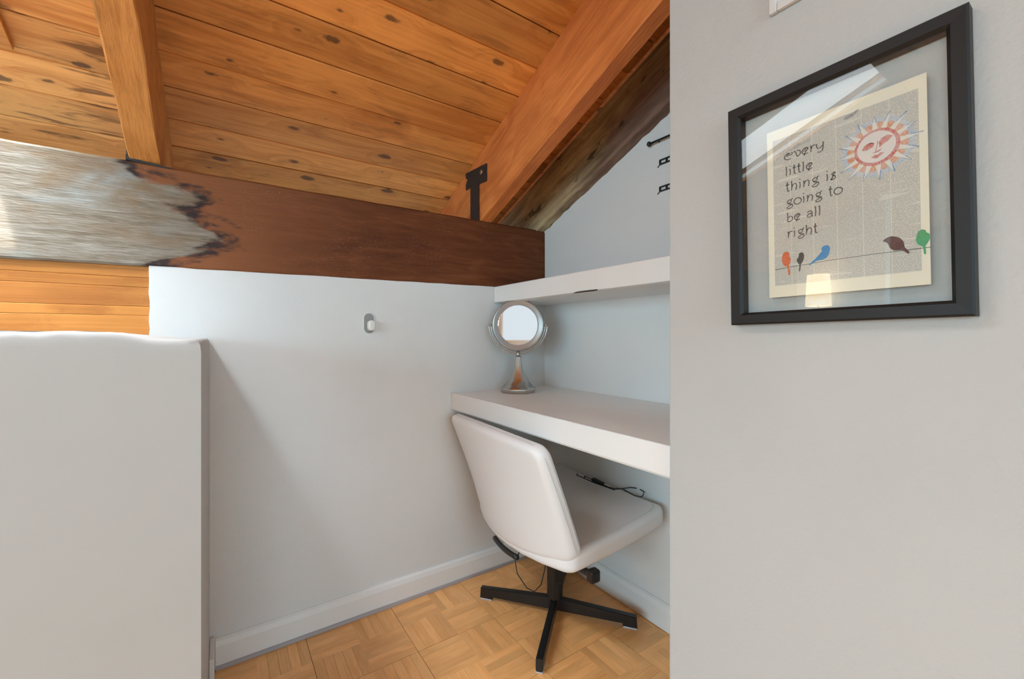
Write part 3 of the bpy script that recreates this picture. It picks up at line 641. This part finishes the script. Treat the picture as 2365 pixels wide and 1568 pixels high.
def mk_shade():
    t = NT('reflection_glow_parchment'); o = t.obj(); nz = t.noise(o, 22, 4, 0.6, 0.8)
    c = t.mix(t.mapr(nz, 0.46, 0.62), (1.0, 0.72, 0.40), (1.0, 0.86, 0.62)); t.l(c, t.b.inputs['Emission Color']); t.b.inputs['Emission Strength'].default_value = 9.0
    return t.fin((.8, .7, .5), .8)
link('lamp_shade', lathe([(.068, .0), (.082, .0), (.070, .235), (.066, .235), (.066, .233), (.078, .002)], 32, 'z', True), mk_shade(), sc, (.10, 0, .045), None, True)

# ------------------------------------------------------------------ framed print
Rp = Matrix(((0, 0, -1, XP), (-1, 0, 0, .2455), (0, 1, 0, CAMZ + .2025), (0, 0, 0, 1)))   # local x right along the wall, y up, z out of the wall
FS = .983
pf = bpy.data.objects.new('framed_print', None); COL.objects.link(pf); pf.matrix_world = Rp @ Matrix.Rotation(math.radians(0.9), 4, 'Z')
tag(pf, 'black-framed glass picture of a sun face, words and birds', 'picture')
FW, FH, FD, RW = .2825, .3625, .022, .0195
hx, hy = FW / 2, FH / 2
def rail(p):   # mitred rail from four outline corners (outer a,b inner c,d)
    prof_z = [(0.0, 0.0015), (0.0, FD - .002), (.0025, FD), (RW - .004, FD - .0005), (RW, FD - .005), (RW, .0015)]
    v = []
    (ox0, oy0), (ox1, oy1), (ix1, iy1), (ix0, iy0) = p
    for t, z in prof_z: k = t / RW; v.append((ox0 + (ix0 - ox0) * k, oy0 + (iy0 - oy0) * k, z))
    for t, z in prof_z: k = t / RW; v.append((ox1 + (ix1 - ox1) * k, oy1 + (iy1 - oy1) * k, z))
    n = len(prof_z); return mesh('rail', v, [list(range(n)), list(range(n, 2 * n))] + [[i, (i + 1) % n, n + (i + 1) % n, n + i] for i in range(n)])
O = [(-hx, -hy), (hx, -hy), (hx, hy), (-hx, hy)]; I = [(-hx + RW, -hy + RW), (hx - RW, -hy + RW), (hx - RW, hy - RW), (-hx + RW, hy - RW)]
for k in range(4): link('frame_rail', rail((O[k], O[(k + 1) % 4], I[(k + 1) % 4], I[k])), FRAMEM, pf)
gx, gy = hx - RW + .002, hy - RW + .002
link('glass_pane', mesh('pane', [(-gx, -gy, .0162), (gx, -gy, .0162), (gx, gy, .0162), (-gx, gy, .0162), (-gx, -gy, .0150), (gx, -gy, .0150), (gx, gy, .0150), (-gx, gy, .0150)], [[0, 1, 2, 3], [7, 6, 5, 4], [0, 4, 5, 1], [1, 5, 6, 2], [2, 6, 7, 3], [3, 7, 4, 0]]), PICGLASS, pf)
PW, PH = .186, .262
pg = link('page', box(0, PW, 0, PH, -.0007, 0), PAGE, pf, (-hx + .0585, -hy + .041, .0138)); pg['label'] = 'yellowed dictionary page printed in narrow columns'
def flat(name, polys, mat, z, label=None):
    v = []; f = []
    for poly in polys:
        b_ = len(v); v += [(x / 1000, y / 1000, z) for x, y in poly]; f.append(list(range(b_, b_ + len(poly))))
    me = bpy.data.meshes.new(name); me.from_pydata(v, [], f); me.update()
    bm = bmesh.new(); bm.from_mesh(me); bmesh.ops.triangulate(bm, faces=[x for x in bm.faces if len(x.verts) > 4])
    for fc in bm.faces:
        fc.normal_update()
        if fc.normal.z < 0: fc.normal_flip()
    bm.to_mesh(me); bm.free()
    o = link(name, me, mat, pg)
    if label: o['label'] = label
    return o
def stroke(pts, w0, w1=None):
    """ribbon quads along a polyline, widths in mm"""
    w1 = w0 if w1 is None else w1; n = len(pts); L = []; R = []
    for i, p in enumerate(pts):
        a, b = pts[max(i - 1, 0)], pts[min(i + 1, n - 1)]; dx, dy = b[0] - a[0], b[1] - a[1]; l = math.hypot(dx, dy) or 1
        w_ = (w0 + (w1 - w0) * i / max(n - 1, 1)) / 2; L.append((p[0] - dy / l * w_, p[1] + dx / l * w_)); R.append((p[0] + dy / l * w_, p[1] - dx / l * w_))
    return [[R[i], R[i + 1], L[i + 1], L[i]] for i in range(n - 1)]
def arc(cx, cy, rx, ry, a0, a1, n=12): return [(cx + rx * math.cos(math.radians(a0 + (a1 - a0) * k / n)), cy + ry * math.sin(math.radians(a0 + (a1 - a0) * k / n))) for k in range(n + 1)]
# stroke alphabet: unit x-height, (advance, [polylines])
G = {
 'E': (1.15, [arc(.55, .5, .55, .5, 75, 300), [(.70, .98), (.42, .90), (.22, .62), (.95, .70), (1.02, .92), (.85, 1.02)]]),
 'e': (.95, [arc(.48, .5, .42, .48, 50, 315), [(.30, -.18), (.45, .30), (.80, .85), (.62, .97), (.22, .50), (.62, .52)]]),
 'v': (.95, [[(.0, .85), (.15, 1.0), (.28, .75), (.42, 0.0)], arc(.50, .55, .33, .45, -105, 110)]),
 'r': (.75, [[(.05, .95), (.15, 1.0), (.18, .5), (.15, 0)], [(.18, .55), (.32, .92), (.52, 1.0), (.68, .9)]]),
 'y': (.95, [[(.08, 1.0), (.05, .55), (.18, .22), (.45, .25), (.75, .55)], [(.80, 1.05), (.78, .3), (.70, -.25), (.45, -.42), (.12, -.30)]]),
 'l': (.48, [[(.05, 1.42), (.16, 1.52), (.20, .75), (.14, 0.0), (.20, .02)]]),
 'i': (.48, [[(.06, .92), (.17, 1.0), (.20, .5), (.14, -.02)], [(.10, 1.45), (.24, 1.42)]]),
 't': (.58, [[(.22, 1.50), (.20, .8), (.24, .05), (.36, -.02), (.46, .06)], [(.02, 1.0), (.16, 1.08), (.44, 1.02)]]),
 'h': (.98, [[(.05, 1.42), (.16, 1.5), (.18, .7), (.13, 0)], [(.17, .5), (.36, .9), (.60, .98), (.76, .75), (.74, .3), (.62, -.05), (.78, .0)]]),
 'n': (.98, [[(.05, .95), (.16, 1.0), (.18, .5), (.13, 0)], [(.17, .5), (.36, .9), (.60, .98), (.76, .75), (.74, .3), (.66, .02), (.80, .05)]]),
 'g': (1.0, [[(.86, 1.18), (.70, .95), (.42, 1.0), (.18, .78), (.24, .50), (.55, .48), (.70, .70), (.66, .95)], [(.24, .50), (.42, .32), (.80, .22), (.88, -.08), (.62, -.38), (.26, -.40), (.10, -.22), (.36, -.02), (.80, .22)]]),
 'o': (1.08, [arc(.5, .5, .46, .5, 0, 360, 22)]),
 'b': (.98, [[(.05, 1.42), (.16, 1.5), (.18, .7), (.14, .08)], [(.14, .08), (.45, .0), (.78, .22), (.80, .62), (.55, .88), (.2, .62)]]),
 'a': (.95, [[(.12, .82), (.34, 1.0), (.62, .95), (.72, .7), (.70, .25), (.78, .0)], [(.70, .52), (.40, .58), (.12, .38), (.16, .10), (.42, .02), (.70, .25)]]),
 's': (.72, [[(.62, .95), (.38, 1.02), (.18, .80), (.32, .58), (.55, .42), (.58, .15), (.32, -.04), (.05, .12)], [(.10, -.1), (.50, .98)]]),
 ' ': (.62, []),
}
XH = 9.4; segs = []
lines = [('Every', 25, 209.5, 78), ('little', 25.6, 185, 64), ('thing is', 26, 161, 92), ('going to', 26, 138, 99.5), ('be all', 26.5, 114, 73.5), ('right', 27, 89.5, 68.5)]
for txt, x, y, xe in lines:
    sx = (xe - x) / sum(G[c][0] for c in txt)
    for c in txt:
        adv, pl = G[c]
        for p in pl: segs += stroke([(x + a * sx, y + b_ * XH) for a, b_ in p], 1.6, 1.25)
        x += adv * sx
flat('lettering', segs, plain('graphite_ink', (.105, .105, .11), .8, .1), .00028, 'dark grey uncial words on the page')
# sun face
scx, scy = 136.5, 188; tips = [(116.7, 226.4), (134.2, 230.4), (150.8, 230.2), (167.1, 222.1), (176.1, 206.3), (182.5, 190.7), (178.1, 172.9), (170.8, 159.1), (154.7, 149.6), (138.8, 143.9), (121.1, 146.2), (105.4, 153.2), (96.3, 166.8), (91.7, 184.9), (95.3, 201.4), (103.4, 216.0)]
n = len(tips); angs = [math.atan2(t[1] - scy, t[0] - scx) for t in tips]
def pol(a, r): return (scx + r * 1.0 * math.cos(a), scy + r * 1.0 * math.sin(a))
rays = []; blue = []; orange = []; edges = []; haze_b = []; 
for k in range(n):
    a = angs[k]; b_ = angs[(k + 1) % n]; d = (a - b_) % (2 * math.pi); mid = a - d / 2; pv = angs[k - 1]; dm = (pv - a) % (2 * math.pi)
    t = tips[k]; rays.append([pol(a + .145, 22.5), pol(a - .145, 22.5), t])
    o1 = pol(mid, 33); orange.append([pol(mid + d * .32, 23), pol(mid - d * .32, 23), pol(mid - d * .26, 32), o1, pol(mid + d * .26, 32)])
    blue.append([pol(mid + d * .30, 30), pol(mid - d * .30, 30), pol(mid - d * .40, 40), pol(mid, 37), pol(mid + d * .40, 40)])
    m_ = lambda r0, s: (pol(a + s * .17, 22.5)[0] * (1 - r0) + t[0] * r0, pol(a + s * .17, 22.5)[1] * (1 - r0) + t[1] * r0)
    edges += stroke([m_(.45, 1), m_(.75, 1), t], .7, 1.6) if k % 3 != 1 else stroke([m_(.5, -1), t, m_(.6, 1)], .9, .9)
PB = pencil('blue_pencil', (.04, .18, .42), .5); PBL = pencil('pale_blue_pencil', (.30, .40, .54), .7); POr = pencil('orange_pencil', (.60, .17, .045), .6); PRd = pencil('red_pencil', (.50, .05, .045), .55); PWh = pencil('cream_ray', (.66, .64, .585), .25)
flat('sun_haze', blue, PBL, .00010); flat('sun_flames', orange, POr, .00014); flat('sun_rays', rays, PWh, .00018, 'cream pointed sun rays'); flat('ray_outlines', edges, PB, .00022)
flat('face_disc', [arc(scx, scy, 23.2, 23.2, 0, 360, 40)[:-1]], pencil('pale_face', (.68, .62, .60), .3), .00020)
ringp = []
ro, ri = arc(scx, scy, 24, 24, 0, 360, 48), arc(scx - .6, scy + .6, 20.3, 20.3, 0, 360, 48)
for k in range(48): ringp.append([ri[k], ro[k], ro[k + 1], ri[k + 1]])
flat('face_ring', ringp, PRd, .00024, 'red pencil ring round the sun face')
face = [[(scx - 16, scy + .5), (scx - 13, scy + 6), (scx - 6, scy + 8.5), (scx - 2.2, scy + 6), (scx - 4, scy + 1.5), (scx - 10, scy - 1)],
        [(scx + 2.0, scy + 4.5), (scx + 5, scy + 10), (scx + 11, scy + 12), (scx + 17, scy + 9), (scx + 12, scy + 4), (scx + 6, scy + 1), (scx + 3, scy - 2)],
        [(scx - 5, scy - 6.5), (scx, scy - 5), (scx + 5, scy - 3.5), (scx + 4, scy - 6), (scx, scy - 7.5)],
        [(scx - 6, scy - 12), (scx - 2, scy - 9.5), (scx + .5, scy - 10.5), (scx + 3.5, scy - 8.5), (scx + 8, scy - 9.5), (scx + 3, scy - 13), (scx, scy - 15), (scx - 3, scy - 14)]]
face += stroke(arc(scx - 7.5, scy - 1.5, 9, 9, 65, 115), .8) + stroke([(scx + 1.5, scy + 8), (scx + .2, scy), (scx - 1.5, scy - 6)], .8)
flat('face_features', face, PRd, .00027)
def blob(pts, sub=3):   # closed smooth outline
    n_ = len(pts); out = []
    for i in range(n_):
        p0, p1, p2, p3 = (Vector(pts[(i + k) % n_]) for k in (-1, 0, 1, 2))
        for j in range(sub):
            t = j / sub; out.append(tuple(.5 * ((2 * p1) + (p2 - p0) * t + (2 * p0 - 5 * p1 + 4 * p2 - p3) * t * t + (3 * p1 - p0 - 3 * p2 + p3) * t ** 3)))
    return out
flat('wire', stroke([(9.2, 43.4), (45, 45.2), (80.7, 46.6), (130.5, 46.6), (187, 45.6)], .75), plain('wire_ink', (.10, .10, .10), .8, .1), .00020)
birds = [
 ('red bird standing on the wire at the left', (.60, .13, .05), [(22, 68), (27, 68.5), (30, 65), (29.2, 61), (31.5, 56), (30, 50), (28.5, 46), (30.2, 38), (30.2, 33), (28, 33), (26.6, 45), (22, 48), (19.5, 54), (19.4, 62)]),
 ('small black bird standing beside the red bird', (.055, .05, .05), [(43, 63), (47, 64), (49.5, 60), (49, 54), (46.5, 48), (45, 46), (44, 37), (42.2, 37), (43, 46), (40.8, 49), (39.6, 54), (42, 58)]),
 ('blue bird with long tail leaning on the wire', (.015, .20, .46), [(71.5, 64.5), (74, 68), (79, 68.5), (82, 65), (81.5, 58), (78.5, 51.5), (73, 48.8), (66, 48.5), (57, 43.5), (55.6, 44.2), (62, 50), (68, 56), (72.6, 61.5)]),
 ('brown bird facing left on the wire', (.10, .045, .045), [(141, 62), (145, 65.5), (150, 66.5), (157, 63.5), (161.5, 57), (162.5, 50), (167, 43), (165.2, 41.5), (160, 46.6), (153, 47.5), (148.5, 51), (146, 57.5), (143.6, 60.4)]),
 ('green bird at the right end of the wire', (.07, .32, .14), [(175, 66), (178.5, 68.8), (182, 67.5), (183, 64.5), (185.6, 62), (185.8, 56), (183, 50), (181.8, 47), (182.2, 38.5), (180.2, 38.8), (179.4, 47), (175, 51), (173, 57), (174, 62)])]
for lab, c, pts in birds: flat('bird', [blob(pts)], pencil('bird_ink', c, .35, tuple(x + .12 for x in c)), .00030, lab)
flat('grey_fish_sketch', [blob([(12, 222), (20, 225.5), (32, 228), (40, 228.5), (42.5, 231), (46, 228.5), (55, 229), (60, 232), (58.5, 228.4), (61, 226), (54, 226.5), (44, 224), (30, 221.5), (20, 220.5)])], pencil('grey_print', (.30, .30, .31), .55), .00016)
flat('grey_shell_sketch', [blob([(101, 241.5), (104, 244.5), (110, 245), (118, 247.5), (115, 242.5), (108, 239.5), (103, 239.5)])], pencil('dark_grey_print', (.17, .17, .20), .5), .00016)
